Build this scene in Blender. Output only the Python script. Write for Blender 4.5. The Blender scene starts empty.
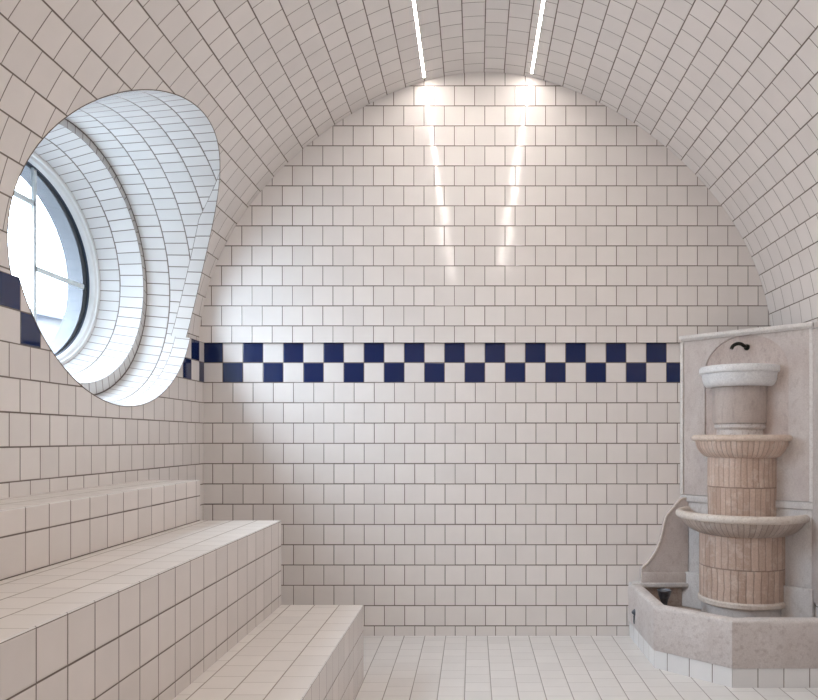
import bpy, bmesh, math
from mathutils import Vector
PI = math.pi
C = bpy.context.scene.collection
D_BACK = 3.645     # far wall
Y_REAR = -0.75     # wall behind the camera
X_LEFT, X_RIGHT = -1.33, 1.486
Z_SPRING = 1.449
CXV = 0.0620
TOP = 2.780
Z_BAND = 1.2525     # lower edge of the chequered border
BH = (1.449 - 1.2525) / 2

# ------------------------------------------------------------------ node helpers
class NT:
    def __init__(s, name):
        s.m = bpy.data.materials.new(name); s.m.use_nodes = True
        s.t = s.m.node_tree; s.t.nodes.clear()
        s.out = s.t.nodes.new('ShaderNodeOutputMaterial')
    def n(s, typ, **kw):
        nd = s.t.nodes.new(typ)
        for k, v in kw.items(): setattr(nd, k, v)
        return nd
    def l(s, a, b): s.t.links.new(a, b)
    def put(s, sock, v):
        if hasattr(v, 'links') or isinstance(v, bpy.types.NodeSocket): s.l(v, sock)
        else:
            if isinstance(v, (tuple, list)):
                v = tuple(v)[:len(sock.default_value)]
            sock.default_value = v
    def math(s, op, a, b=None, c=None, clamp=False):
        nd = s.n('ShaderNodeMath', operation=op); nd.use_clamp = clamp
        s.put(nd.inputs[0], a)
        if b is not None: s.put(nd.inputs[1], b)
        if c is not None: s.put(nd.inputs[2], c)
        return nd.outputs[0]
    def vmath(s, op, a, b=None, scale=None):
        nd = s.n('ShaderNodeVectorMath', operation=op)
        s.put(nd.inputs[0], a)
        if b is not None: s.put(nd.inputs[1], b)
        if scale is not None: s.put(nd.inputs[3], scale)
        return nd.outputs[0]
    def mix(s, f, a, b):
        nd = s.n('ShaderNodeMix', data_type='RGBA')
        s.put(nd.inputs[0], f); s.put(nd.inputs[6], a); s.put(nd.inputs[7], b)
        return nd.outputs[2]
    def ramp(s, v, a, b, lo=0.0, hi=1.0, smooth=False):
        nd = s.n('ShaderNodeMapRange'); nd.clamp = True
        if smooth: nd.interpolation_type = 'SMOOTHSTEP'
        for i, x in enumerate((v, a, b, lo, hi)): s.put(nd.inputs[i], x)
        return nd.outputs[0]
    def noise(s, vec, scale, detail=3.0, rough=.55):
        nd = s.n('ShaderNodeTexNoise'); s.put(nd.inputs['Vector'], vec)
        nd.inputs['Scale'].default_value = scale; nd.inputs['Detail'].default_value = detail
        nd.inputs['Roughness'].default_value = rough
        return nd
    def bsdf(s, **kw):
        nd = s.n('ShaderNodeBsdfPrincipled')
        for k, v in kw.items(): s.put(nd.inputs[k.replace('_', ' ')], v)
        s.l(nd.outputs[0], s.out.inputs[0])
        return nd

def col(r, g, b): return (r, g, b, 1)

WHITE = col(.775, .74, .72)
GROUT = col(.15, .12, .10)
BLUE = col(.006, .017, .085)

def tile_mat(name, w=.1, h=.1, stag=.5, white=WHITE, grout=GROUT, gw=.0017, xf=1.3, checker=False, tilt=.010, rough=.085):
    k = NT(name)
    uv = k.n('ShaderNodeUVMap').outputs[0]
    sp = k.n('ShaderNodeSeparateXYZ'); k.l(uv, sp.inputs[0])
    U = k.math('DIVIDE', sp.outputs[0], w); V = k.math('DIVIDE', sp.outputs[1], h)
    row = k.math('FLOOR', V); fv = k.math('SUBTRACT', V, row)
    par = k.math('FLOORED_MODULO', row, 2.0)
    if checker: UU = U
    else: UU = k.math('MULTIPLY_ADD', par, stag, U)
    cl = k.math('FLOOR', UU); fu = k.math('SUBTRACT', UU, cl)
    du = k.math('MULTIPLY', k.math('MINIMUM', fu, k.math('SUBTRACT', 1.0, fu)), w)
    dv = k.math('MULTIPLY', k.math('MINIMUM', fv, k.math('SUBTRACT', 1.0, fv)), h)
    cb = k.n('ShaderNodeCombineXYZ'); k.l(cl, cb.inputs[0]); k.l(row, cb.inputs[1])
    wn = k.n('ShaderNodeTexWhiteNoise', noise_dimensions='3D'); k.l(cb.outputs[0], wn.inputs[0])
    # joints of slightly uneven width, as in hand-set tiles
    jw = k.ramp(wn.outputs[0], 0, 1, gw * .75, gw * 1.25)
    d = k.math('MINIMUM', k.math('MULTIPLY', du, xf), dv)
    isg = k.math('SUBTRACT', 1.0, k.ramp(d, jw, k.math('ADD', jw, .0012)))
    base = white
    if checker:
        ck = k.math('FLOORED_MODULO', k.math('ADD', cl, row), 2.0)
        base = k.mix(ck, white, BLUE)
    var = k.ramp(wn.outputs[0], 0, 1, .955, 1.03)
    nz = k.noise(uv, 9, 4); nzf = k.ramp(nz.outputs[0], .3, .7, .975, 1.02)
    f = k.math('MULTIPLY', var, nzf)
    vm = k.vmath('SCALE', base, scale=f)
    colr = k.mix(isg, vm, grout)
    geo = k.n('ShaderNodeNewGeometry')
    # every tile sits at its own tiny angle; the glaze is faintly wavy
    rnd = k.vmath('SUBTRACT', wn.outputs[1], (.5, .5, .5))
    wv = k.noise(uv, 16, 1)
    wvv = k.vmath('SCALE', k.vmath('SUBTRACT', wv.outputs[1], (.5, .5, .5)), scale=.007)
    nrm = k.vmath('NORMALIZE', k.vmath('ADD', k.vmath('ADD', geo.outputs['Normal'], k.vmath('SCALE', rnd, scale=tilt)), wvv))
    hgt = k.ramp(d, gw * .6, .0058, 0, 1, True)
    bp = k.n('ShaderNodeBump'); bp.inputs['Strength'].default_value = .45; bp.inputs['Distance'].default_value = .0016
    k.l(hgt, bp.inputs['Height']); k.l(nrm, bp.inputs['Normal'])
    ro = k.math('MULTIPLY_ADD', isg, .55, rough)
    b = k.bsdf(Base_Color=colr, Roughness=ro, Normal=bp.outputs[0])
    b.inputs['IOR'].default_value = 1.5
    return k.m

def stone_mat(name, c1, c2, c3, sc=7, rough=.62, bump=.35, stain=None, streak=1.0):
    k = NT(name)
    tc = k.n('ShaderNodeTexCoord').outputs['Object']
    mp = k.n('ShaderNodeMapping'); k.l(tc, mp.inputs[0]); mp.inputs['Scale'].default_value = (1, 1, streak)
    p = mp.outputs[0]
    a = k.noise(p, sc, 6, .62).outputs[0]; b_ = k.noise(p, sc * 6.5, 4, .6).outputs[0]
    fine = k.noise(tc, 160, 3, .7).outputs[0]
    c = k.mix(k.ramp(a, .36, .64), c1, c2)
    c = k.mix(k.ramp(b_, .52, .72, 0, .7), c, c3)
    if stain:
        s_ = k.noise(p, sc * .45, 5, .6).outputs[0]
        c = k.mix(k.ramp(s_, .54, .68, 0, .8), c, stain)
    f = k.ramp(fine, .25, .75, .86, 1.12)
    c = k.vmath('SCALE', c, scale=f)
    bp = k.n('ShaderNodeBump'); bp.inputs['Strength'].default_value = bump; bp.inputs['Distance'].default_value = .003
    k.l(k.math('ADD', k.math('MULTIPLY', fine, .5), b_), bp.inputs['Height'])
    k.bsdf(Base_Color=c, Roughness=rough, Normal=bp.outputs[0])
    return k.m

def strip_mat(name, n, c1, c2, c3, cj, zj=(), rough=.55):
    """marble laid in narrow upright strips around a round shaft: object origin on the axis"""
    k = NT(name)
    tc = k.n('ShaderNodeTexCoord').outputs['Object']
    sp = k.n('ShaderNodeSeparateXYZ'); k.l(tc, sp.inputs[0])
    ang = k.math('DIVIDE', k.math('ARCTAN2', sp.outputs[1], sp.outputs[0]), 2 * PI / n)
    zone = 0.0
    for z in zj:
        zone = k.math('ADD', zone, k.math('GREATER_THAN', sp.outputs[2], z))
    wob = k.noise(tc, 14, 2).outputs[0]
    ang = k.math('ADD', ang, k.math('MULTIPLY', wob, .35))
    ang = k.math('MULTIPLY_ADD', zone, .37, ang) if zj else ang
    idx = k.math('FLOOR', ang); fr = k.math('SUBTRACT', ang, idx)
    cb = k.n('ShaderNodeCombineXYZ'); k.l(idx, cb.inputs[0]); k.put(cb.inputs[1], zone)
    wn = k.n('ShaderNodeTexWhiteNoise', noise_dimensions='3D'); k.l(cb.outputs[0], wn.inputs[0])
    c = k.mix(wn.outputs[0], c1, c2)
    nb = k.noise(tc, 22, 5, .65).outputs[0]
    c = k.mix(k.ramp(nb, .5, .72, 0, .75), c, c3)
    fine = k.noise(tc, 150, 3, .7).outputs[0]
    c = k.vmath('SCALE', c, scale=k.ramp(fine, .25, .75, .85, 1.13))
    e = k.math('MINIMUM', fr, k.math('SUBTRACT', 1.0, fr))
    j = k.math('SUBTRACT', 1.0, k.ramp(e, .02, .09))
    for z in zj:
        dz = k.math('ABSOLUTE', k.math('SUBTRACT', sp.outputs[2], z))
        j = k.math('MAXIMUM', j, k.math('SUBTRACT', 1.0, k.ramp(dz, .0012, .0035)))
    c = k.mix(k.math('MULTIPLY', j, .6), c, cj)
    bp = k.n('ShaderNodeBump'); bp.inputs['Strength'].default_value = .6; bp.inputs['Distance'].default_value = .003
    k.l(k.math('ADD', k.math('SUBTRACT', k.math('MULTIPLY', nb, .5), j), k.math('MULTIPLY', fine, .3)), bp.inputs['Height'])
    k.bsdf(Base_Color=c, Roughness=rough, Normal=bp.outputs[0])
    return k.m

def plain(name, c, rough=.5, metal=0.0, nscale=40, amp=.08):
    k = NT(name)
    tc = k.n('ShaderNodeTexCoord').outputs['Object']
    nz = k.noise(tc, nscale, 3).outputs[0]
    k.bsdf(Base_Color=k.vmath('SCALE', c[:3], scale=k.ramp(nz, .3, .7, 1 - amp, 1 + amp)), Roughness=rough, Metallic=metal)
    return k.m

def emit(name, c, st):
    k = NT(name); e = k.n('ShaderNodeEmission'); e.inputs[0].default_value = c; e.inputs[1].default_value = st
    k.l(e.outputs[0], k.out.inputs[0]); return k.m

def glass(name):
    k = NT(name)
    t = k.n('ShaderNodeBsdfTransparent'); t.inputs[0].default_value = col(.93, .96, .97)
    g = k.n('ShaderNodeBsdfGlossy'); g.inputs['Roughness'].default_value = .02
    mx = k.n('ShaderNodeMixShader'); mx.inputs[0].default_value = .06
    k.l(t.outputs[0], mx.inputs[1]); k.l(g.outputs[0], mx.inputs[2]); k.l(mx.outputs[0], k.out.inputs[0])
    return k.m

M = dict(
    back=tile_mat('glazed_wall_tile_far', w=.1003, h=.1003),
    back_up=tile_mat('glazed_wall_tile_far_upper', w=.1005, h=.0985, tilt=.012),
    band=tile_mat('blue_white_check_tile', w=.1001, h=BH, checker=True, gw=.0016),
    side=tile_mat('glazed_wall_tile_side', w=.1012, h=.1003),
    vault=tile_mat('glazed_vault_tile', h=.0988, xf=1.6),
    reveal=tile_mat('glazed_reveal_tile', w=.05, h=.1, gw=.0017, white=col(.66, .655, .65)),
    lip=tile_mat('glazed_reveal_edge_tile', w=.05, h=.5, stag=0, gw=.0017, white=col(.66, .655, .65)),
    floor=tile_mat('floor_tile', w=.1025, h=.1025, rough=.34, gw=.0011, xf=2.2, grout=col(.33, .30, .28), white=col(.73, .71, .69)),
    btop=tile_mat('bench_top_tile', rough=.30, gw=.0012, xf=2.2, grout=col(.34, .29, .25), white=col(.74, .70, .66)),
    bface=tile_mat('bench_face_tile', w=.1025, stag=0, rough=.2, gw=.0015, white=col(.72, .67, .64)),
    nosing=tile_mat('bench_nosing_tile', w=.1025, h=5, stag=0, rough=.2, gw=.0008, white=col(.77, .75, .73)),
    plinth=tile_mat('plinth_tile', stag=0, w=.1015, h=.2, white=col(.77, .77, .775)),
    slab=stone_mat('weathered_pink_grey_marble', col(.50, .44, .42), col(.60, .555, .53), col(.43, .365, .34), sc=6, streak=.6, stain=col(.47, .39, .36)),
    niche=stone_mat('rosy_stained_marble', col(.47, .39, .355), col(.56, .49, .46), col(.36, .29, .27), sc=9, streak=.5),
    lower=stone_mat('cool_grey_marble', col(.55, .535, .535), col(.62, .60, .59), col(.46, .43, .42), sc=7, streak=.5),
    basin=stone_mat('grained_mauve_marble', col(.54, .49, .47), col(.61, .57, .555), col(.41, .35, .335), sc=8),
    basin_edge=stone_mat('worn_basin_edge', col(.55, .51, .49), col(.64, .60, .58), col(.47, .41, .39), sc=10),
    inner=stone_mat('water_stained_marble', col(.33, .26, .22), col(.45, .38, .34), col(.22, .16, .13), sc=11, rough=.35, stain=col(.20, .13, .10)),
    shaft=strip_mat('tan_marble_strips', 38, col(.47, .34, .27), col(.63, .49, .41), col(.72, .62, .55), col(.24, .16, .125), zj=(.393, .755)),
    bowl_strip=strip_mat('tan_marble_ribs', 56, col(.54, .39, .31), col(.66, .52, .44), col(.73, .66, .60), col(.28, .20, .15)),
    bowl_grey=strip_mat('grey_brown_marble_ribs', 70, col(.43, .35, .30), col(.57, .49, .44), col(.66, .61, .57), col(.22, .17, .14)),
    rim=stone_mat('worn_cream_marble_rim', col(.63, .56, .50), col(.70, .65, .60), col(.50, .42, .36), sc=12),
    upper_shaft=stone_mat('taupe_marble', col(.44, .375, .345), col(.53, .465, .43), col(.35, .285, .26), sc=8, streak=.35),
    white=stone_mat('white_marble', col(.74, .75, .765), col(.80, .81, .82), col(.60, .61, .64), sc=10, rough=.35, bump=.12),
    rim_tan=stone_mat('worn_peach_marble_rim', col(.62, .50, .42), col(.70, .60, .52), col(.50, .39, .32), sc=14),
    pale=stone_mat('pale_worn_marble_edge', col(.66, .63, .61), col(.72, .70, .68), col(.56, .51, .48), sc=9),
    ring=stone_mat('veined_white_marble', col(.64, .60, .575), col(.70, .67, .65), col(.30, .225, .20), sc=14, rough=.4),
    bronze=plain('dark_bronze', col(.022, .024, .02), .35, .8, 60, .4),
    pewter=plain('tarnished_steel', col(.13, .14, .16), .35, .85, 50, .3),
    frame=plain('white_painted_frame', col(.80, .82, .83), .35, 0, 20, .02),
    gasket=plain('dark_blue_gasket', col(.02, .035, .07), .5, 0, 30, .1),
    bar=plain('pale_grey_bar', col(.86, .91, .93), .5, 0, 30, .02),
    dark_render=plain('outer_render', col(.085, .088, .098), .9, 0, 12, .05),
    grout=plain('brown_joint_and_shadow_line', col(.17, .13, .10), .9, 0, 30, .1),
    plaster=plain('exterior_plaster', col(.125, .12, .12), .9, 0, 12, .05),
    roof=plain('pale_roof', col(.088, .09, .105), .9, 0, 12, .08),
    glass=glass('window_pane_glass'),
    led=emit('warm_led_light', col(1, .91, .835), 102.0),
    alu=plain('light_channel', col(.70, .68, .65), .4, 0, 30, .03),
)

# ------------------------------------------------------------------ object helpers
def link(name, verts, faces, mats, parent=None, uvs=None, midx=None, smooth=False, normals=None, origin=None):
    """verts in world metres; the object's origin is its parent's (or the given point)"""
    o0 = Vector(origin) if origin is not None else (parent_world(parent) if parent else Vector((0, 0, 0)))
    me = bpy.data.meshes.new(name)
    me.from_pydata([tuple(Vector(v) - o0) for v in verts], [], faces)
    for m in (mats if isinstance(mats, (list, tuple)) else [mats]): me.materials.append(m)
    if uvs:
        ul = me.uv_layers.new(name='UVMap')
        i = 0
        for f in uvs:
            for u in f:
                ul.data[i].uv = u; i += 1
    if midx: me.polygons.foreach_set('material_index', midx)
    if smooth: me.polygons.foreach_set('use_smooth', [True] * len(me.polygons))
    if normals: me.normals_split_custom_set_from_vertices(normals)
    me.update()
    ob = bpy.data.objects.new(name, me); C.objects.link(ob)
    if parent:
        ob.parent = parent; ob.location = o0 - parent_world(parent)
    else: ob.location = o0
    return ob
def parent_world(p):
    v = Vector((0, 0, 0))
    while p: v = v + p.location; p = p.parent
    return v
def tag(o, label=None, cat=None, group=None, kind=None):
    if label: o['label'] = label
    if cat: o['category'] = cat
    if group: o['group'] = group
    if kind: o['kind'] = kind
    return o
def empty(name, loc):
    e = bpy.data.objects.new(name, None); e.location = loc; e.empty_display_size = .1; C.objects.link(e); return e
class MB:
    def __init__(s): s.v = []; s.f = []; s.uv = []; s.m = []; s.nrm = []
    def quad(s, pts, uvs=None, m=0, nrm=None):
        b = len(s.v); s.v += [tuple(p) for p in pts]; s.f.append(tuple(range(b, b + len(pts))))
        s.uv.append(uvs or [(0, 0)] * len(pts)); s.m.append(m)
        s.nrm += nrm or [(0, 0, 0)] * len(pts)
    def grid(s, P, UV=None, m=0, N=None, flip=False, closed=False):
        """P[i][j] positions"""
        b = len(s.v); ni, nj = len(P), len(P[0])
        for i in range(ni):
            for j in range(nj):
                s.v.append(tuple(P[i][j])); s.nrm.append(tuple(N[i][j]) if N else (0, 0, 0))
        for i in range(ni - 1):
            for j in range(nj - 1):
                a = [(i, j), (i + 1, j), (i + 1, j + 1), (i, j + 1)]
                if flip: a.reverse()
                s.f.append(tuple(b + x * nj + y for x, y in a))
                s.uv.append([UV[x][y] for x, y in a] if UV else [(0, 0)] * 4); s.m.append(m)
    def build(s, name, mats, parent=None, smooth=False, normals=False, **kw):
        return link(name, s.v, s.f, mats, parent, s.uv, s.m, smooth, s.nrm if normals else None, **kw)

def merge(ob, dist=1e-5, recalc=True):
    bm = bmesh.new(); bm.from_mesh(ob.data); bmesh.ops.remove_doubles(bm, verts=bm.verts, dist=dist)
    if recalc: bmesh.ops.recalc_face_normals(bm, faces=bm.faces)
    bm.to_mesh(ob.data); bm.free(); return ob
def sharp(ob, deg=35):
    ob.data.polygons.foreach_set('use_smooth', [True] * len(ob.data.polygons))
    ob.data.set_sharp_from_angle(angle=math.radians(deg)); return ob

# ------------------------------------------------------------------ vault profile
CO = (0.3432576712301995, -1.3755335916332532, 0.8538624998297784, 1.989034695618232)
def halfw(d):
    d = max(d, 0.0)
    return math.sqrt(max(0, (((CO[0] * d + CO[1]) * d + CO[2]) * d + CO[3]) * d))
TAB = [(0.0, 0.0, 0.0)]   # arc length, d, w
DM = TOP - Z_SPRING
for i in range(1, 3001):
    d = DM * (i / 3000) ** 2; w = halfw(d)
    s0, d0, w0 = TAB[-1]; TAB.append((s0 + math.hypot(d - d0, w - w0), d, w))
S_END = TAB[-1][0]
def interp(key, x, out):
    lo, hi = 0, len(TAB) - 1
    while hi - lo > 1:
        mid = (lo + hi) // 2
        if TAB[mid][key] <= x: lo = mid
        else: hi = mid
    a, b = TAB[lo], TAB[hi]; t = 0 if b[key] == a[key] else (x - a[key]) / (b[key] - a[key])
    return a[out] + (b[out] - a[out]) * t
def s_of_z(z): return interp(1, TOP - z, 0)
def vpt(s, y):   # s < 0 is the left side
    a = abs(s); d = interp(0, a, 1); w = interp(0, a, 2)
    return (CXV + math.copysign(w, s), y, TOP - d)
def vn(s, y):    # inward normal
    e = .004; a = abs(s)
    p = vpt(math.copysign(min(a + e, S_END), s) if a > 1e-6 else e, y); q = vpt(math.copysign(max(a - e, 0), s) if a > 1e-6 else -e, y)
    t = Vector(p) - Vector(q); t.normalize()
    n = Vector((-t.z, 0, t.x))
    c = Vector((CXV, y, 1.3)) - Vector(vpt(s, y))
    return n if n.dot(c) > 0 else -n
def zwall(z):    # x of the left surface at height z (lower wall or vault)
    return X_LEFT if z < Z_SPRING else CXV - interp(1, TOP - z, 2)

OY, OZ, OA, OB = 2.812, 1.657, .705, .558     # elliptical opening seen from the side
Y1 = D_BACK + .03

def frange(a, b, n): return [a + (b - a) * i / n for i in range(n + 1)]
def vault():
    g = MB()
    def patch(Pys):  # list of rows, each a list of (s,y)
        P = [[vpt(s, y) for s, y in r] for r in Pys]; N = [[vn(s, y) for s, y in r] for r in Pys]
        UV = [[(y - 3.596 + 10, s + .0074 + .004 * (3.6 - y) + 3.952) for s, y in r] for r in Pys]
        g.grid(P, UV, 0, N, flip=True)
    s_c = -s_of_z(OZ); s_t = -s_of_z(2.35)
    # right side and crown, straight through
    ss = frange(s_t, S_END, 150)
    patch([[(s, y) for y in (Y_REAR - .03, Y1)] for s in ss])
    # below the centre of the opening: two fields left of springing..centre
    rows = frange(-S_END, s_c, 16)
    L, R = [], []
    for s in rows:
        z = vpt(s, 0)[2]; q = max(0, 1 - ((z - OZ) / OB) ** 2); dy = OA * math.sqrt(q)
        L.append([(s, y) for y in frange(Y_REAR - .03, OY - dy, 4)])
        R.append([(s, y) for y in frange(OY + dy, Y1, 2)])
    patch(L); patch(R)
    rows = frange(s_c, s_t, 30)
    patch([[(s, y) for y in frange(Y_REAR - .03, OY - OA, 2)] for s in rows])
    patch([[(s, y) for y in frange(OY + OA, Y1, 1)] for s in rows])
    cols = [OY - OA * math.cos(PI * i / 96) for i in range(97)]
    P = []
    for y in cols:
        q = max(0, 1 - ((y - OY) / OA) ** 2); se = -s_of_z(OZ + OB * math.sqrt(q))
        P.append([(s, y) for s in frange(se, s_t, 30)])
    P = [[P[i][j] for i in range(len(P))] for j in range(31)]
    patch(P)
    o = g.build('ceiling', M['vault'], smooth=True, normals=True)
    return tag(o, 'barrel vault ceiling of off-white glazed tiles', None, kind='structure')
vault()

# ------------------------------------------------------------------ left wall
def left_wall():
    def low(z):  # half width of the opening at height z
        q = 1 - ((z - OZ) / OB) ** 2
        return OA * math.sqrt(q) if q > 0 else 0
    zb = OZ - OB
    def field(name, z0, z1, mat, parent, v0, th, x=X_LEFT):
        g = MB(); n = 40
        zs = [z1 - (z1 - max(z0, zb)) * i / n for i in range(n + 1)]
        if z0 < zb: zs = [zb + (z1 - zb) * (1 - math.sin(PI / 2 * i / n)) for i in range(n + 1)]
        def Q(z, a, b):
            return [(x, y, z) for y in (a, b)], [(y - 3.5 + 10.14, z - v0 + 2 * th - 1e-5) for y in (a, b)]
        A, UA, B, UB = [], [], [], []
        for z in zs:
            dy = low(z)
            p, u = Q(z, Y_REAR, OY - dy); A.append(p); UA.append(u)
            p, u = Q(z, OY + dy, D_BACK); B.append(p); UB.append(u)
        g.grid(A, UA); g.grid(B, UB)
        if z0 < zb:
            p, u = Q(zb, Y_REAR, D_BACK); p2, u2 = Q(z0, Y_REAR, D_BACK); g.grid([p, p2], [u, u2])
        return g, name, mat, parent
    g, *_ = field('wall_left', 0, Z_BAND, None, None, Z_BAND - .8024, .1003)
    w = g.build('wall_left', M['side']); tag(w, 'left wall of off-white tiles', kind='structure')
    # band: own checker pattern
    g = MB(); n = 24; A, UA, B, UB = [], [], [], []
    for i in range(n + 1):
        z = Z_BAND + (Z_SPRING - Z_BAND) * i / n; dy = low(z); v = min(z - Z_BAND + 1e-5, 2 * BH - 1e-5) + BH * 4
        A.append([(X_LEFT, Y_REAR, z), (X_LEFT, OY - dy, z)]); UA.append([((Y_REAR - 3.5) * .99 + 12.032, v), ((OY - dy - 3.5) * .99 + 12.032, v)])
        B.append([(X_LEFT, OY + dy, z), (X_LEFT, D_BACK, z)]); UB.append([((OY + dy - 3.5) * .99 + 12.032, v), ((D_BACK - 3.5) * .99 + 12.032, v)])
    g.grid(A, UA); g.grid(B, UB)
    # little ledge on top of the band
    xs = zwall(Z_SPRING) - .002
    dy = low(Z_SPRING)
    for a, b in ((Y_REAR, OY - dy), (OY + dy, D_BACK)):
        g.quad([(X_LEFT, a, Z_SPRING), (X_LEFT, b, Z_SPRING), (xs, b, Z_SPRING), (xs, a, Z_SPRING)], [(a + 8.05, .05), (b + 8.05, .05), (b + 8.05, .07), (a + 8.05, .07)], 1)
    g.build('checkered_tile_border', [M['band'], M['side']], w)
    # ---------- tiled funnel of the round window
    win = empty('window_1', (-1.70, 2.82, 1.668)); tag(win, 'oval window with white frame deep in the tiled funnel', kind='structure')
    NT_ = 256; X1, X2 = -1.52, -1.70
    E1 = (.612, .5175); E2 = (.583, .476); E3 = (.530, .418)
    cyz1 = (2.82, 1.6535); cyz2 = (2.82, 1.666); cyz3 = (2.82, 1.662)
    g = MB(); P0, rows = [], []
    T = [-PI + 2 * PI * i / NT_ for i in range(NT_ + 1)]
    # force samples at the band's top so that the small notch there is crisp
    tb = math.asin((Z_SPRING - OZ) / OB)
    for t_, sg in ((tb, 1), (-PI - tb, -1)):      # just above and just below the band's top
        T += [t_ + sg * 1e-5, t_ - sg * 2e-4]
    T.sort()
    def lipw(t):
        dgr = math.degrees(t); dgr = dgr - 360 if dgr > 180 else dgr
        if dgr > 58 or dgr < -112: return 0.0
        return .066 * max(0, min(1, (58 - dgr) / 22, (dgr + 112) / 22))
    L1, L2, U1, U2, L3, U3 = [], [], [], [], [], []
    arc = 0; prev = None
    for t in T:
        y, z = OY + OA * math.cos(t), OZ + OB * math.sin(t)
        a = Vector((zwall(z), y, z)); b = Vector((X1, cyz1[0] + E1[0] * math.cos(t), cyz1[1] + E1[1] * math.sin(t)))
        mid = Vector((0, cyz1[0] + .60 * math.cos(t), cyz1[1] + .5 * math.sin(t)))
        if prev is not None: arc += (mid - prev).length
        prev = mid
        Ln = (b - a).length; q = lipw(t); c = a + (b - a) * (q / Ln)
        L1.append([tuple(a), tuple(c)]); U1.append([(arc, .1), (arc, .3)])
        if q > .002: U1[-1] = [(arc + .01, .004 + .496 * 0 + .25 - q * .5), (arc + .01, .25 - 0 + .2499)]
        nseg = 6
        L2.append([tuple(c + (b - c) * (j / nseg)) for j in range(nseg + 1)])
        U2.append([(arc, 3 - (Ln - q) * (1 - j / nseg)) for j in range(nseg + 1)])
    g.grid(L2, U2, 0)
    # lip strip (only where it has width)
    lp = MB()
    for i in range(len(T) - 1):
        if lipw(T[i]) > 0 or lipw(T[i + 1]) > 0:
            us = []
            for k_ in (i, i + 1):
                us.append(U1[k_][0][0])
            pts = [L1[i][0], L1[i + 1][0], L1[i + 1][1], L1[i][1]]
            wa, wb = lipw(T[i]), lipw(T[i + 1])
            a0 = U2[i][0][0]; a1 = U2[i + 1][0][0]
            g.quad(pts, [(a0 + .02, .5 - wa - .0), (a1 + .02, .5 - wb), (a1 + .02, .4999), (a0 + .02, .4999)], 1)
    # step ring facing the room, then the inner funnel to the frame
    A, UA, B, UB = [], [], [], []
    arc = 0; prev = None
    for t in T:
        mid = Vector((0, .55 * math.cos(t), .46 * math.sin(t)))
        if prev is not None: arc += (mid - prev).length
        prev = mid
        p = Vector((X1, cyz1[0] + E1[0] * math.cos(t), cyz1[1] + E1[1] * math.sin(t)))
        q = Vector((X1, cyz2[0] + E2[0] * math.cos(t), cyz2[1] + E2[1] * math.sin(t)))
        r = Vector((X2 - .01, cyz3[0] + E3[0] * math.cos(t), cyz3[1] + E3[1] * math.sin(t)))
        A.append([tuple(p), tuple(q)]); UA.append([(arc + .013, .0), (arc + .013, .029)])
        ln = (r - q).length
        B.append([tuple(q + (r - q) * (j / 3)) for j in range(4)]); UB.append([(arc, 4.0 + ln * j / 3) for j in range(4)])
    g.grid(A, UA, 0); g.grid(B, UB, 0)
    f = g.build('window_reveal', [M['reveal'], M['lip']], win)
    merge(f, 2e-5, False); sharp(f, 28)
    # thin cement joint along the edge of the opening
    g = MB(); A = []
    for t in T:
        y, z = OY + OA * math.cos(t), OZ + OB * math.sin(t); x = zwall(z)
        A.append([(x + .0004 + .0016 * math.cos(k), y + .0016 * math.sin(k) * math.cos(t), z + .0016 * math.sin(k) * math.sin(t)) for k in [2 * PI * j / 6 for j in range(7)]])
    g.grid(A); g.build('edge_joint', M['grout'], win)
    # masonry outside the glass
    g = MB(); A = []
    for t in T[::4] + [T[-1]]:
        c, s = math.cos(t), math.sin(t)
        A.append([(x, 2.82 + a * c, 1.662 + b * s) for x, a, b in ((-1.735, .545, .435), (-1.745, .506, .396), (-1.83, .506, .396), (-1.83, .95, .85), (-1.70, .95, .85))])
    g.grid(A); sharp(g.build('outer_reveal', M['dark_render'], win), 30)
    # ---------- the window
    def ring(name, prof, mat, parent):
        g = MB(); A = []
        for i in range(161):
            t = 2 * PI * i / 160; c, s = math.cos(t), math.sin(t)
            A.append([(x, 2.82 + (.533 - o) * c, 1.662 + (.421 - o) * s) for o, x in prof])
        g.grid(A); o = g.build(name, mat, parent); merge(o); return sharp(o, 25)
    ring('window_frame', [(-.004, -1.72), (-.004, -1.697), (.004, -1.694), (.013, -1.697), (.0145, -1.703), (.018, -1.705), (.025, -1.709), (.028, -1.716), (.0285, -1.732), (.02, -1.742), (0, -1.742), (-.004, -1.72)], M['frame'], win)
    ring('gasket', [(.027, -1.729), (.0305, -1.731), (.031, -1.736), (.024, -1.740)], M['gasket'], win)
    g = MB(); pts = [(-1.738, 2.82 + .506 * math.cos(2 * PI * i / 96), 1.662 + .394 * math.sin(2 * PI * i / 96)) for i in range(96)]
    g.quad(pts)
    g.build('pane', M['glass'], win)
    def box(g, a, b):
        x0, y0, z0 = a; x1, y1, z1 = b
        p = [(x0, y0, z0), (x1, y0, z0), (x1, y1, z0), (x0, y1, z0), (x0, y0, z1), (x1, y0, z1), (x1, y1, z1), (x0, y1, z1)]
        b_ = len(g.v); g.v += p; g.nrm += [(0, 0, 0)] * 8
        for f_ in ((0, 3, 2, 1), (4, 5, 6, 7), (0, 1, 5, 4), (1, 2, 6, 5), (2, 3, 7, 6), (3, 0, 4, 7)):
            g.f.append(tuple(b_ + i for i in f_)); g.uv.append([(0, 0)] * 4); g.m.append(0)
    for (ya, yb, za, zb_) in ((2.921, 2.941, 1.285, 2.052), (2.931, 3.30, 1.644, 1.664), (2.34, 2.931, 1.900, 1.920)):
        g = MB(); box(g, (-1.752, ya, za), (-1.741, yb, zb_)); g.build('glazing_bar', M['bar'], win)
    return w
wl = left_wall()

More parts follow.
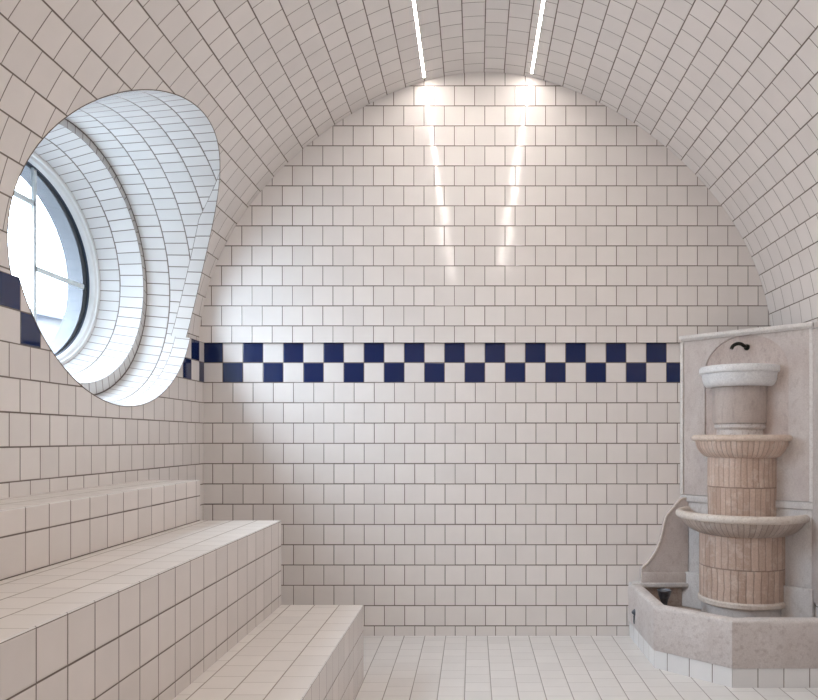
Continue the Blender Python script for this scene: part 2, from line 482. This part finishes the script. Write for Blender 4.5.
# ------------------------------------------------------------------ far wall, right wall, rear wall, floor
def far_wall():
    g = MB()
    x0, x1 = X_LEFT, X_RIGHT
    def u(x): return x * 1.0037 + 1.3423 + 5.015
    z1 = Z_BAND
    g.quad([(x0, D_BACK, 0), (x1, D_BACK, 0), (x1, D_BACK, z1), (x0, D_BACK, z1)], [(u(x0), -z1 + 2.006), (u(x1), -z1 + 2.006), (u(x1), 2.00599), (u(x0), 2.00599)], 0)
    # part above the band stands 1.6 cm proud and ends in the vault
    yu = D_BACK - .016
    prof = [vpt(s, yu) for s in frange(-S_END, S_END, 120)]
    pts = [(x - .02 if x < CXV else x + .02, yu, z + .01) for x, y, z in prof]
    pts[0] = (X_LEFT - .04, yu, Z_SPRING - .001); pts[-1] = (X_RIGHT + .02, yu, Z_SPRING - .001)
    uu = lambda x: x * 1.008 + 1.2480 + 5.025
    g.quad(pts, [(uu(p[0]), (p[2] - 1.5301) + .0985 * 20) for p in pts], 1)
    g.quad([(X_LEFT - .04, yu, Z_SPRING - .001), (X_RIGHT + .02, yu, Z_SPRING - .001), (X_RIGHT + .02, D_BACK, Z_SPRING - .001), (X_LEFT - .04, D_BACK, Z_SPRING - .001)], [(.05, .05), (.06, .05), (.06, .06), (.05, .06)], 2)  # underside in dark joint brown, painting the shadow line above the border
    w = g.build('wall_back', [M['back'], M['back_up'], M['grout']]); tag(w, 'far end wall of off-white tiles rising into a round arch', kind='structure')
    g = MB(); ub = lambda x: x * 1.0037 + 1.2422 + .1001 * 51
    za, zb = z1, Z_SPRING
    g.quad([(x0, D_BACK, za), (x1, D_BACK, za), (x1, D_BACK, zb), (x0, D_BACK, zb)], [(ub(x0), 4 * BH + .00001), (ub(x1), 4 * BH + .00001), (ub(x1), 6 * BH - .00001), (ub(x0), 6 * BH - .00001)])
    g.build('checkered_tile_border', M['band'], w)
far_wall()
def right_rear_floor():
    g = MB(); x = X_RIGHT
    g.quad([(x, Y_REAR, 0), (x, Y_REAR, Z_BAND), (x, D_BACK, Z_BAND), (x, D_BACK, 0)], [(Y_REAR + 5, 2.006 - Z_BAND), (Y_REAR + 5, 2.00599), (D_BACK + 5, 2.00599), (D_BACK + 5, 2.006 - Z_BAND)])
    w = g.build('wall_right', M['side']); tag(w, 'right wall of off-white tiles', kind='structure')
    g = MB()
    g.quad([(x, Y_REAR, Z_BAND), (x, Y_REAR, Z_SPRING), (x, D_BACK, Z_SPRING), (x, D_BACK, Z_BAND)], [(Y_REAR + 5, 4 * BH + 1e-5), (Y_REAR + 5, 6 * BH - 1e-5), (D_BACK + 5, 6 * BH - 1e-5), (D_BACK + 5, 4 * BH + 1e-5)])
    g.quad([(x, Y_REAR, Z_SPRING), (x, D_BACK, Z_SPRING), (1.465, D_BACK, Z_SPRING), (1.465, Y_REAR, Z_SPRING)], [(.05, .05)] * 4, 1)
    g.build('checkered_tile_border', [M['band'], M['side']], w)
    g = MB()
    prof = [vpt(s, Y_REAR) for s in frange(-S_END, S_END, 80)]
    pts = [(X_LEFT - .03, Y_REAR, 0), ] + [(p[0] + (-.02 if p[0] < CXV else .02), Y_REAR, p[2] + .01) for p in prof] + [(X_RIGHT + .02, Y_REAR, 0)]
    g.quad(pts, [(p[0] + 5, p[2] + 3) for p in pts])
    tag(g.build('wall_rear', M['side']), 'rear wall of off-white tiles behind the viewpoint', kind='structure')
    g = MB()
    P = [(X_LEFT, Y_REAR), (X_RIGHT, Y_REAR), (X_RIGHT, D_BACK), (X_LEFT, D_BACK)]
    g.quad([(a, b, 0) for a, b in P], [(b - 3.62 + 10.0, a + .442 + 5.125) for a, b in P])
    tag(g.build('floor', M['floor']), 'pale tiled floor', kind='structure')
right_rear_floor()

# ------------------------------------------------------------------ stepped benches
def bench(name, label, x_in, x_out, z0, z1, vtop, yend=2.998, jy=0.0, u_top=0.0):
    """x_in = wall side, x_out = front edge; a solid block with a softly rounded nosing"""
    r = .003; sec = [(x_out, z0), (x_out, z1 - r)]
    for i in range(1, 6):
        a = PI / 2 * i / 5; sec.append((x_out - r + r * math.cos(a), z1 - r + r * math.sin(a)))
    sec.append((x_in, z1))
    y0, y1 = Y_REAR, yend
    g = MB(); acc = 0
    ys = [y0, y1 - r] + [y1 - r + r * math.sin(PI / 2 * i / 4) for i in range(1, 5)]
    for i in range(len(sec) - 1):
        (xa, za), (xb, zb) = sec[i], sec[i + 1]; top = i >= 6
        if top:
            va = (x_out - xa) + 1.9955 - 1.0; vb = (x_out - xb) + 1.9955 - 1.0
            va, vb = 2.0 - .0985 + (x_out - xa), 2.0 - .0985 + (x_out - xb)
        else:
            va, vb = 3 + vtop - (z1 - za), 3 + vtop - (z1 - zb)
        P = [[(xa, y0, za), (xb, y0, zb)], [(xa, y1, za), (xb, y1, zb)]]
        if i == 0: va += .0029; vb += .0029
        uo = u_top if top else jy
        U = [[(y0 - uo + 10.25, va), (y0 - uo + 10.25, vb)], [(y1 - uo + 10.25, va), (y1 - uo + 10.25, vb)]]
        if 1 <= i <= 5:
            U = [[(u_, 1.0) for u_, _ in r_] for r_ in U]; U[0][1] = (U[0][1][0], 1.001); U[1][1] = (U[1][1][0], 1.001)
        g.grid(P, U, 2 if 1 <= i <= 5 else (1 if top else 0))
    # far end and the sides that touch masonry
    ring = sec + [(x_in, z0)]
    g.quad([(x, y1, z) for x, z in ring], [(x + 5, 3 + vtop - (z1 - z)) for x, z in ring], 0)
    g.quad([(x, y0, z) for x, z in reversed(ring)], [(x + 5, z) for x, z in reversed(ring)], 0)
    g.quad([(x_in, y0, z0), (x_in, y1, z0), (x_in, y1, z1), (x_in, y0, z1)], [(y0 + 5, z0), (y1 + 5, z0), (y1 + 5, z1), (y0 + 5, z1)], 0)
    g.quad([(x_in, y0, z0), (x_out, y0, z0), (x_out, y1, z0), (x_in, y1, z0)])
    o = g.build(name, [M['bface'], M['btop'], M['nosing']], origin=((x_in + x_out) / 2, (y0 + y1) / 2, z0))
    merge(o, 1e-5); sharp(o, 40)
    return tag(o, label, 'bench')
bench('tiled_bench', 'lowest tiled bench step, standing on the floor nearest the middle of the room', X_LEFT + .024, -.445, 0, .299, 0.0, jy=1.316, u_top=2.998)
bench('tiled_bench', 'middle tiled bench, the tall seat between the low step and the narrow top ledge', X_LEFT + .024, -.78, .299, .6425, 0.0, jy=1.316, u_top=2.998)
bench('tiled_bench', 'topmost narrow tiled bench ledge running along the left wall under the oval window', X_LEFT, -1.11, .6425, .8075, .061 - .1 + 1, jy=1.316, u_top=2.99)

# ------------------------------------------------------------------ light strips in the vault
def light(xp, label):
    d = 0; s = None
    w = abs(xp - CXV); s = math.copysign(interp(2, w, 0), xp - CXV)
    p = Vector(vpt(s, 0)); n = vn(s, 0); t = Vector((n.z, 0, -n.x))
    ya, yb = -.62, D_BACK - .052
    root = empty('ceiling_light_strip', (p.x, (ya + yb) / 2, p.z)); tag(root, label, 'light', 'slim light strips set into the vault')
    def prism(name, sec, y0, y1, mat):
        g = MB(); q = [p + t * a + n * b for a, b in sec]; k = len(q)
        for i in range(k):
            a, b = q[i], q[(i + 1) % k]
            g.quad([(a.x, y0, a.z), (b.x, y0, b.z), (b.x, y1, b.z), (a.x, y1, a.z)])
        g.quad([(a.x, y0, a.z) for a in q]); g.quad([(a.x, y1, a.z) for a in reversed(q)])
        return merge(g.build(name, mat, root))
    prism('light_channel', [(-.0075, -.004), (.0075, -.004), (.0075, .0018), (.0052, .0018), (.0052, .0004), (-.0052, .0004), (-.0052, .0018), (-.0075, .0018)], ya, yb, M['alu'])
    prism('diffuser', [(-.0050, .0002), (.0050, .0002), (.0050, .0012), (-.0050, .0012)], ya + .004, yb - .004, M['led'])
light(-.238, 'glowing light strip in the vault, left one of the pair')
light(.286, 'glowing light strip in the vault, right one of the pair')

# ------------------------------------------------------------------ corner fountain
Cc = Vector((1.243, 3.427, 0)); TD = Vector((.7071, -.7071, 0)); ND = Vector((-.7071, -.7071, 0))
def FP(t, d, z): v = Cc + TD * t + ND * d; return (v.x, v.y, z)
fr = empty('wall_fountain', (Cc.x, Cc.y, 0))
tag(fr, 'marble corner fountain with three stacked half-round bowls above an angular basin', 'fountain')
HW = .3182 - .012; HWR = .330

def extrude_poly(poly, d0, d1, fn):
    """poly: (t,z) outline counter-clockwise, fn(t,d,z)"""
    g = MB(); k = len(poly)
    g.quad([fn(t, d1, z) for t, z in poly]); g.quad([fn(t, d0, z) for t, z in reversed(poly)])
    for i in range(k):
        a, b = poly[i], poly[(i + 1) % k]
        g.quad([fn(a[0], d0, a[1]), fn(b[0], d0, b[1]), fn(b[0], d1, b[1]), fn(a[0], d1, a[1])])
    return g
def fin(g, name, mat, parent=fr, bev=0.0, ang=35, **kw):
    o = g.build(name, mat, parent, **kw); merge(o)
    if bev:
        bm = bmesh.new(); bm.from_mesh(o.data)
        es = [e for e in bm.edges if len(e.link_faces) == 2 and e.calc_face_angle(0) > .6]
        bmesh.ops.bevel(bm, geom=es, offset=bev, segments=3, profile=.5, affect='EDGES', clamp_overlap=True)
        bm.to_mesh(o.data); bm.free()
    return sharp(o, ang)
def slab():
    zb, zt = .700, 1.454
    nt0, nt1, nz0 = -.178, .222, .94
    arch = []
    tc_, hw = (nt0 + nt1) / 2, (nt1 - nt0) / 2
    for i in range(25):
        a = PI * i / 24; arch.append((tc_ - hw * math.cos(a), 1.290 + .165 * math.sin(a)))
    g = MB(); F = lambda p, d=0: FP(p[0], d, p[1])
    L, R = -HW, HWR
    g.quad([F((L, zb)), F((R, zb)), F((R, nz0)), F((L, nz0))])
    g.quad([F((L, nz0)), F((nt0, nz0)), F(arch[0]), F((L, arch[0][1]))])
    g.quad([F((nt1, nz0)), F((R, nz0)), F((R, arch[-1][1])), F(arch[-1])])
    g.quad([F((L, arch[0][1])), F(arch[0]), F((nt0, zt)), F((L, zt))])
    g.quad([F(arch[-1]), F((R, arch[-1][1])), F((R, zt)), F((nt1, zt))])
    for i in range(24):
        a, b = arch[i], arch[i + 1]
        g.quad([F(a), F(b), F((b[0], zt)), F((a[0], zt))])
    # sides and back so that the slab has its thickness
    dk = -.035
    for a, b in (((L, zb), (L, zt)), ((R, zt), (R, zb)), ((L, zt), (R, zt)), ((R, zb), (L, zb))):
        g.quad([FP(a[0], 0, a[1]), FP(b[0], 0, b[1]), FP(b[0] * .90, dk, b[1]), FP(a[0] * .90, dk, a[1])])
    o = g.build('back_slab', M['slab'], fr)
    # shallow arched recess
    g = MB(); out = [(nt0, nz0)] + arch + [(nt1, nz0)]
    dn = -.006
    for i in range(len(out)):
        a, b = out[i], out[(i + 1) % len(out)]
        g.quad([F(a), F(b), F(b, dn), F(a, dn)], m=1)
    g.quad([F(p, dn) for p in reversed(out)])
    g.build('niche', [M['niche'], M['slab']], fr)
    # raised edge fillets left and right, and the cap
    for a, b in ((-HW, -HW + .017), (HWR - .017, HWR)):
        fin(extrude_poly([(a, zb), (b, zb), (b, zt), (a, zt)], 0, .007, FP), 'edge_moulding', M['pale'], bev=.003)
    g = MB(); sec = [(-.03, 1.454), (.010, 1.454), (.014, 1.460), (.018, 1.463), (.020, 1.472), (.017, 1.480), (-.03, 1.480)]
    g.grid([[FP(t, d, z) for d, z in sec] for t in (-HW - .006, HWR + .002)])
    for t in (-HW - .006, HWR + .002): g.quad([FP(t, d, z) for d, z in sec])
    fin(g, 'cap_moulding', M['pale'])
    # lower panel and the plinth block behind the shaft
    e = HWR - .003
    fin(extrude_poly([(-HW + .003, .322), (e, .322), (e, .665), (-HW + .003, .665)], -.03, -.004, FP), 'lower_panel', M['lower'], bev=.002)
    fin(extrude_poly([(-HW, .665), (HWR, .665), (HWR, .698), (-HW, .698)], -.03, .006, FP), 'ledge', M['lower'], bev=.004)
    fin(extrude_poly([(-HW, .15), (HWR, .15), (HWR, .322), (-HW, .322)], -.03, .012, FP), 'plinth_block', M['lower'], bev=.005)
slab()

def lathe(name, prof, mat, parent=fr, off=0.0, a0=-100, a1=100, n=72, flute=0, amp=0.0, ax_t=.012, deg=30):
    """prof: (r,z) bottom outside -> top -> inside; sweep around the axis on the slab face"""
    g = MB(); A = []
    base = math.atan2(ND.y, ND.x)
    ctr = Cc + ND * off + TD * ax_t
    if flute: n = max(n, int(flute * 6 * (a1 - a0) / 360))
    for i in range(n + 1):
        th = base + math.radians(a0 + (a1 - a0) * i / n); row = []
        for r, z in prof:
            rr = r - (amp * (abs(math.cos(flute * th / 2)) ** 6) if flute and r > .1 else 0)
            row.append((ctr.x + rr * math.cos(th), ctr.y + rr * math.sin(th), z))
        A.append(row)
    g.grid(A)
    g.quad([tuple(p) for p in A[0]]); g.quad([tuple(p) for p in reversed(A[-1])])
    o = g.build(name, mat, parent, origin=(ctr.x, ctr.y, 0)); merge(o); return sharp(o, deg)

def S(pts, n=5):  # Catmull-Rom smoothing of a profile
    out = []
    for i in range(len(pts) - 1):
        p0, p1, p2, p3 = pts[max(i - 1, 0)], pts[i], pts[i + 1], pts[min(i + 2, len(pts) - 1)]
        for j in range(n):
            t = j / n
            out.append(tuple(.5 * (2 * b + (c - a) * t + (2 * a - 5 * b + 4 * c - d) * t * t + (3 * b - a - 3 * c + d) * t ** 3) for a, b, c, d in zip(p0, p1, p2, p3)))
    return out + [pts[-1]]
# lower shaft, foot ring
lathe('lower_shaft', [(0, .245), (.194, .245), (.194, .391), (.1925, .393), (.194, .395), (.194, .56), (0, .56)], M['shaft'], flute=38, amp=.0012)
lathe('foot_ring', [(0, .222), (.195, .222), (.200, .227), (.200, .243), (.195, .250), (0, .250)], M['rim'])
lathe('foot', [(0, .152), (.183, .152), (.183, .224), (0, .224)], M['lower'])
# lower bowl
lb = lathe('lower_bowl', S([(.185, .538), (.200, .541), (.235, .556), (.266, .583), (.282, .606)]) + [(.284, .612), (.277, .616), (.277, .628), (.265, .628), (.25, .620), (.2, .60), (0, .60)], M['bowl_grey'], flute=70, amp=.0012)
lathe('bowl_rim', S([(.276, .610), (.290, .609), (.298, .614), (.301, .626), (.296, .638), (.284, .643), (.272, .641), (.266, .633), (.262, .622)], 4), M['rim'], parent=lb)
# middle shaft and bowl
lathe('middle_shaft', [(0, .59), (.152, .59), (.154, .62), (.157, .753), (.1555, .755), (.157, .757), (.157, .91), (0, .91)], M['shaft'], flute=38, amp=.0012)
mb = lathe('middle_bowl', S([(.150, .889), (.168, .893), (.188, .909), (.205, .936), (.212, .966)]) + [(.205, .972), (.19, .972), (.18, .965), (0, .965)], M['bowl_strip'], flute=56, amp=.0014)
lathe('bowl_rim', S([(.208, .964), (.222, .966), (.228, .974), (.226, .985), (.216, .992), (.203, .991), (.195, .984), (.19, .974)], 4), M['rim_tan'], parent=mb)
# upper shaft with its veined collar
lathe('collar', [(0, .966), (.106, .966), (.106, 1.018), (.112, 1.020), (.116, 1.026), (.116, 1.040), (.112, 1.046), (0, 1.046)], M['ring'], ax_t=0.0)
lathe('upper_shaft', [(0, 1.046), (.121, 1.046), (.123, 1.06), (.123, 1.235), (0, 1.235)], M['upper_shaft'], ax_t=0.0)
tb_ = lathe('upper_bowl', S([(.130, 1.2125), (.148, 1.214), (.160, 1.224), (.168, 1.243), (.172, 1.272)]) + [(.172, 1.274), (.16, 1.29), (.14, 1.286), (0, 1.28)], M['white'], ax_t=0.0)
lathe('bowl_rim', S([(.166, 1.272), (.177, 1.274), (.183, 1.280), (.184, 1.294), (.181, 1.305), (.172, 1.309), (.160, 1.306), (.155, 1.296), (.15, 1.285)], 4), M['white'], parent=tb_, ax_t=0.0)

def tube(name, path, rad, mat, parent, n=12, cap=True):
    g = MB(); A = []
    for i, p in enumerate(path):
        p = Vector(p); a = Vector(path[max(i - 1, 0)]); b = Vector(path[min(i + 1, len(path) - 1)])
        t = (b - a).normalized(); u = t.cross(Vector((.3, .2, 1))).normalized(); v = t.cross(u)
        r = rad[i] if isinstance(rad, (list, tuple)) else rad
        A.append([tuple(p + (u * math.cos(2 * PI * k / n) + v * math.sin(2 * PI * k / n)) * r) for k in range(n + 1)])
    g.grid(A); g.quad(A[0][:-1]); g.quad(list(reversed(A[-1][:-1])))
    o = g.build(name, mat, parent); merge(o); return sharp(o, 40)
# spout: rosette and bent pipe
sp = [(.028, -.016, 1.398), (.026, .02, 1.403), (.020, .035, 1.410), (.010, .050, 1.411), (-.002, .062, 1.404), (-.008, .067, 1.394), (-.010, .069, 1.386)]
tube('spout', [FP(*p) for p in S(sp, 4)], .0085, M['bronze'], fr)
tube('spout_rosette', [FP(.028, -.017, 1.398), FP(.028, -.006, 1.398), FP(.028, .002, 1.398), FP(.028, .006, 1.398)], [.015, .015, .012, .007], M['bronze'], fr, n=16)

# volute wings
def wing(fn):
    o = [(1.043, .683), (1.02, .680), (1.005, .667), (.984, .642), (.965, .620), (.948, .596), (.936, .560), (.928, .52), (.918, .480), (.903, .440), (.885, .408), (.860, .371), (.838, .351), (.826, .338)]
    o = S(o, 3); pl = [(.826, .270), (1.055, .270), (1.055, .683)] + o
    g = MB(); k = len(pl); r = .005
    def ins(q, e):
        return [(x, z) for x, z in q]
    d1 = D_BACK - .030
    g.quad([fn(x, d1, z) for x, z in pl]); g.quad([fn(x, D_BACK - .001, z) for x, z in reversed(pl)])
    for i in range(k):
        a, b = pl[i], pl[(i + 1) % k]
        g.quad([fn(a[0], D_BACK - .001, a[1]), fn(b[0], D_BACK - .001, b[1]), fn(b[0], d1, b[1]), fn(a[0], d1, a[1])])
    w = fin(g, 'side_wing', M['slab'], bev=.0)
    # worn pale edge bead along the curve
    path = [fn(x, d1 + .001, z) for x, z in [(.838, .335)] [:0] + [(x + .003, z) for x, z in o]]
    tube('edge_bead', path, .0055, M['rim'], w, n=10)
    b = extrude_poly([(.823, .268), (1.05, .268), (1.05, .318), (.823, .318)], 0, .006, lambda t, d, z: fn(t, d1 - d, z))
    fin(b, 'wing_base', M['slab'], w, bev=.002)
wing(lambda x, y, z: (x, y, z))
# stone panel standing on the right wall, next to the slab
def wall_panel():
    fn = lambda y, d, z: (X_RIGHT - d, y, z)
    fin(extrude_poly([(2.93, .265), (3.215, .265), (3.215, 1.485), (2.93, 1.485)], 0, .014, fn), 'wall_panel', M['slab'], bev=.004)
wall_panel()
def basin_back():
    fin(extrude_poly([(.772, .15), (1.05, .15), (1.05, .247), (.772, .247)], 0, .02, lambda t, d, z: (t, D_BACK - d, z)), 'basin_lining', M['inner'])
    fin(extrude_poly([(.772, .247), (1.06, .247), (1.06, .2695), (.772, .2695)], 0, .045, lambda t, d, z: (t, D_BACK - d, z)), 'back_ledge', M['lower'], bev=.004)
basin_back()

# basin: tiled foot, thick stone wall, floor
BP = [(.768, D_BACK), (.768, 3.134), (1.013, 2.883), (X_RIGHT, 2.883)]
def offs(e):
    out = []
    for i, p in enumerate(BP):
        p = Vector(p)
        if i == 0: out.append(Vector((p.x + e, p.y))); continue
        if i == 3: out.append(Vector((p.x, p.y + e))); continue
        a = (p - Vector(BP[i - 1])).normalized(); b = (Vector(BP[i + 1]) - p).normalized()
        na = Vector((-a.y, a.x)); nb = Vector((-b.y, b.x))
        m = (na + nb).normalized(); out.append(p + m * (e / m.dot(na)))
    return out
def basin():
    sec = [(.001, .076), (0, .078), (0, .248), (.002, .256), (.007, .263), (.014, .266), (.042, .266), (.050, .264), (.056, .258), (.058, .250), (.060, .150)]
    g = MB(); P = []
    for e, z in sec: P.append([(q.x, q.y, z) for q in offs(e)])
    g.grid(P[:4]); g.grid(P[3:10], m=2); g.grid(P[-2:], m=1)
    fl = offs(.060); k = MB()
    g.quad([(q.x, q.y, .150) for q in fl] + [(X_RIGHT, D_BACK, .150)], m=1)
    o = g.build('basin', [M['basin'], M['inner'], M['basin_edge']], fr); merge(o, 1e-5); sharp(o, 32)
    # tiled foot below
    g = MB(); q = offs(.004); acc = 3.0 + .0
    lens = [(q[i + 1] - q[i]).length for i in range(3)]
    for i in range(3):
        a, b = q[i], q[i + 1]; s0 = (0, .0, .0)[i]
        u0 = (.1015 * 30 - lens[0], .1015 * 30 - lens[1] + .083, .1015 * 30 + .0)[i]
        g.quad([(a.x, a.y, 0), (b.x, b.y, 0), (b.x, b.y, .077), (a.x, a.y, .077)], [(u0, .10), (u0 + lens[i], .10), (u0 + lens[i], .177), (u0, .177)])
    g.build('tiled_foot', M['plinth'], fr)
basin()
# overflow funnel standing in the basin
def spin(name, cx, cy, prof, mat, parent, n=24):
    g = MB(); g.grid([[(cx + r * math.cos(2 * PI * i / n), cy + r * math.sin(2 * PI * i / n), z) for r, z in prof] for i in range(n + 1)])
    o = g.build(name, mat, parent); merge(o); return sharp(o, 35)
spin('overflow_funnel', .872, 3.36, [(.014, .150), (.014, .225), (.018, .240), (.027, .262), (.031, .280), (.033, .284), (.031, .287), (.028, .284), (.022, .262), (.011, .24), (0, .235)], M['pewter'], fr)
# drain knob on the basin's left face
k0 = Vector((.769, 3.50, .150))
kn = tube('drain_knob', [(k0.x + .004, k0.y, k0.z), (k0.x - .004, k0.y, k0.z), (k0.x - .007, k0.y, k0.z), (k0.x - .012, k0.y, k0.z - .001), (k0.x - .015, k0.y, k0.z - .002)], [.016, .016, .012, .008, .004], M['pewter'], fr, n=8)
tube('drain_pipe', [(k0.x - .004, k0.y, k0.z - .015), (k0.x - .005, k0.y, k0.z - .04), (k0.x - .004, k0.y, k0.z - .055)], [.004, .003, .002], M['pewter'], kn, n=8)

# ------------------------------------------------------------------ neighbouring house seen faintly through the window
def house():
    r = empty('house', (-9.5, 16.5, -3)); tag(r, 'pale house with a pitched roof faintly seen through the oval window', 'house')
    def boxg(x0, x1, y0, y1, z0, z1):
        g = MB(); p = [(x0, y0, z0), (x1, y0, z0), (x1, y1, z0), (x0, y1, z0), (x0, y0, z1), (x1, y0, z1), (x1, y1, z1), (x0, y1, z1)]
        for f_ in ((0, 3, 2, 1), (4, 5, 6, 7), (0, 1, 5, 4), (1, 2, 6, 5), (2, 3, 7, 6), (3, 0, 4, 7)): g.quad([p[i] for i in f_])
        return g
    merge(boxg(-12.2, -6.8, 13.0, 20, -3, 3.05).build('wall', M['plaster'], r))
    g = MB(); O = [(-6.6, 3.0), (-9.5, 3.62), (-12.4, 3.0)]; I = [(-12.4, 2.93), (-9.5, 3.54), (-6.6, 2.93)]
    P = [[(x, y, z) for x, z in O + I + O[:1]] for y in (12.8, 20.2)]
    g.grid(P); g.quad(P[0][:3] + P[0][3:6]); g.quad((P[1][:6])[::-1])
    g.quad([(-6.8, 13.0, 3.05), (-9.5, 13.0, 3.56), (-12.2, 13.0, 3.05)])
    merge(g.build('roof', M['roof'], r))
house()

# ------------------------------------------------------------------ light, sky, camera
SKY = 25.0
wd = bpy.data.worlds.new('World'); bpy.context.scene.world = wd; wd.use_nodes = True
nt = wd.node_tree; nt.nodes.clear()
bg = nt.nodes.new('ShaderNodeBackground'); bg.inputs[0].default_value = (.74, .865, 1.0, 1); bg.inputs[1].default_value = 1.0
# overcast sky: dim ground, bright horizon haze, brightest higher up
tcw = nt.nodes.new('ShaderNodeTexCoord'); spw = nt.nodes.new('ShaderNodeSeparateXYZ'); nt.links.new(tcw.outputs['Generated'], spw.inputs[0])
fc = nt.nodes.new('ShaderNodeFloatCurve'); cv = fc.mapping.curves[0]
fc.mapping.use_clip = False
for i_, (a_, b_) in enumerate(((0, .30), (.49, .34), (.51, .48), (.62, .74), (.75, 1.0), (1.0, .95))):
    if i_ < 2: cv.points[i_].location = (a_, b_)
    else: cv.points.new(a_, b_)
fc.mapping.update()
mz = nt.nodes.new('ShaderNodeMath'); mz.operation = 'MULTIPLY_ADD'; nt.links.new(spw.outputs[2], mz.inputs[0]); mz.inputs[1].default_value = .5; mz.inputs[2].default_value = .5
nt.links.new(mz.outputs[0], fc.inputs['Value'])
ms = nt.nodes.new('ShaderNodeMath'); ms.operation = 'MULTIPLY'; nt.links.new(fc.outputs[0], ms.inputs[0]); ms.inputs[1].default_value = SKY
nt.links.new(ms.outputs[0], bg.inputs[1])
wo = nt.nodes.new('ShaderNodeOutputWorld'); nt.links.new(bg.outputs[0], wo.inputs[0])
pl = bpy.data.lights.new('sky_portal', 'AREA'); pl.shape = 'ELLIPSE'; pl.size = .84; pl.size_y = 1.04
pl.cycles.is_portal = True
po = bpy.data.objects.new('sky_portal', pl); C.objects.link(po); po.location = (-1.76, 2.82, 1.668); po.rotation_euler = (0, math.radians(-90), 0)

cam = bpy.data.cameras.new('Camera'); co = bpy.data.objects.new('Camera', cam); C.objects.link(co)
co.location = (0, 0, .978); co.rotation_euler = (PI / 2, 0, 0)
cam.sensor_fit = 'HORIZONTAL'; cam.sensor_width = 36; cam.lens = 737 / 818 * 36
cam.shift_x = (409 - 473) / 818; cam.shift_y = (438 - 350) / 818
cam.clip_start = .02
sc = bpy.context.scene; sc.camera = co
sc.view_settings.view_transform = 'Standard'; sc.view_settings.look = 'None'
sc.view_settings.gamma = 1; sc.view_settings.use_curve_mapping = False
sc.view_settings.exposure = 0.16
sc.cycles.max_bounces = 14; sc.cycles.diffuse_bounces = 10; sc.cycles.glossy_bounces = 6
sc.cycles.sample_clamp_indirect = 8
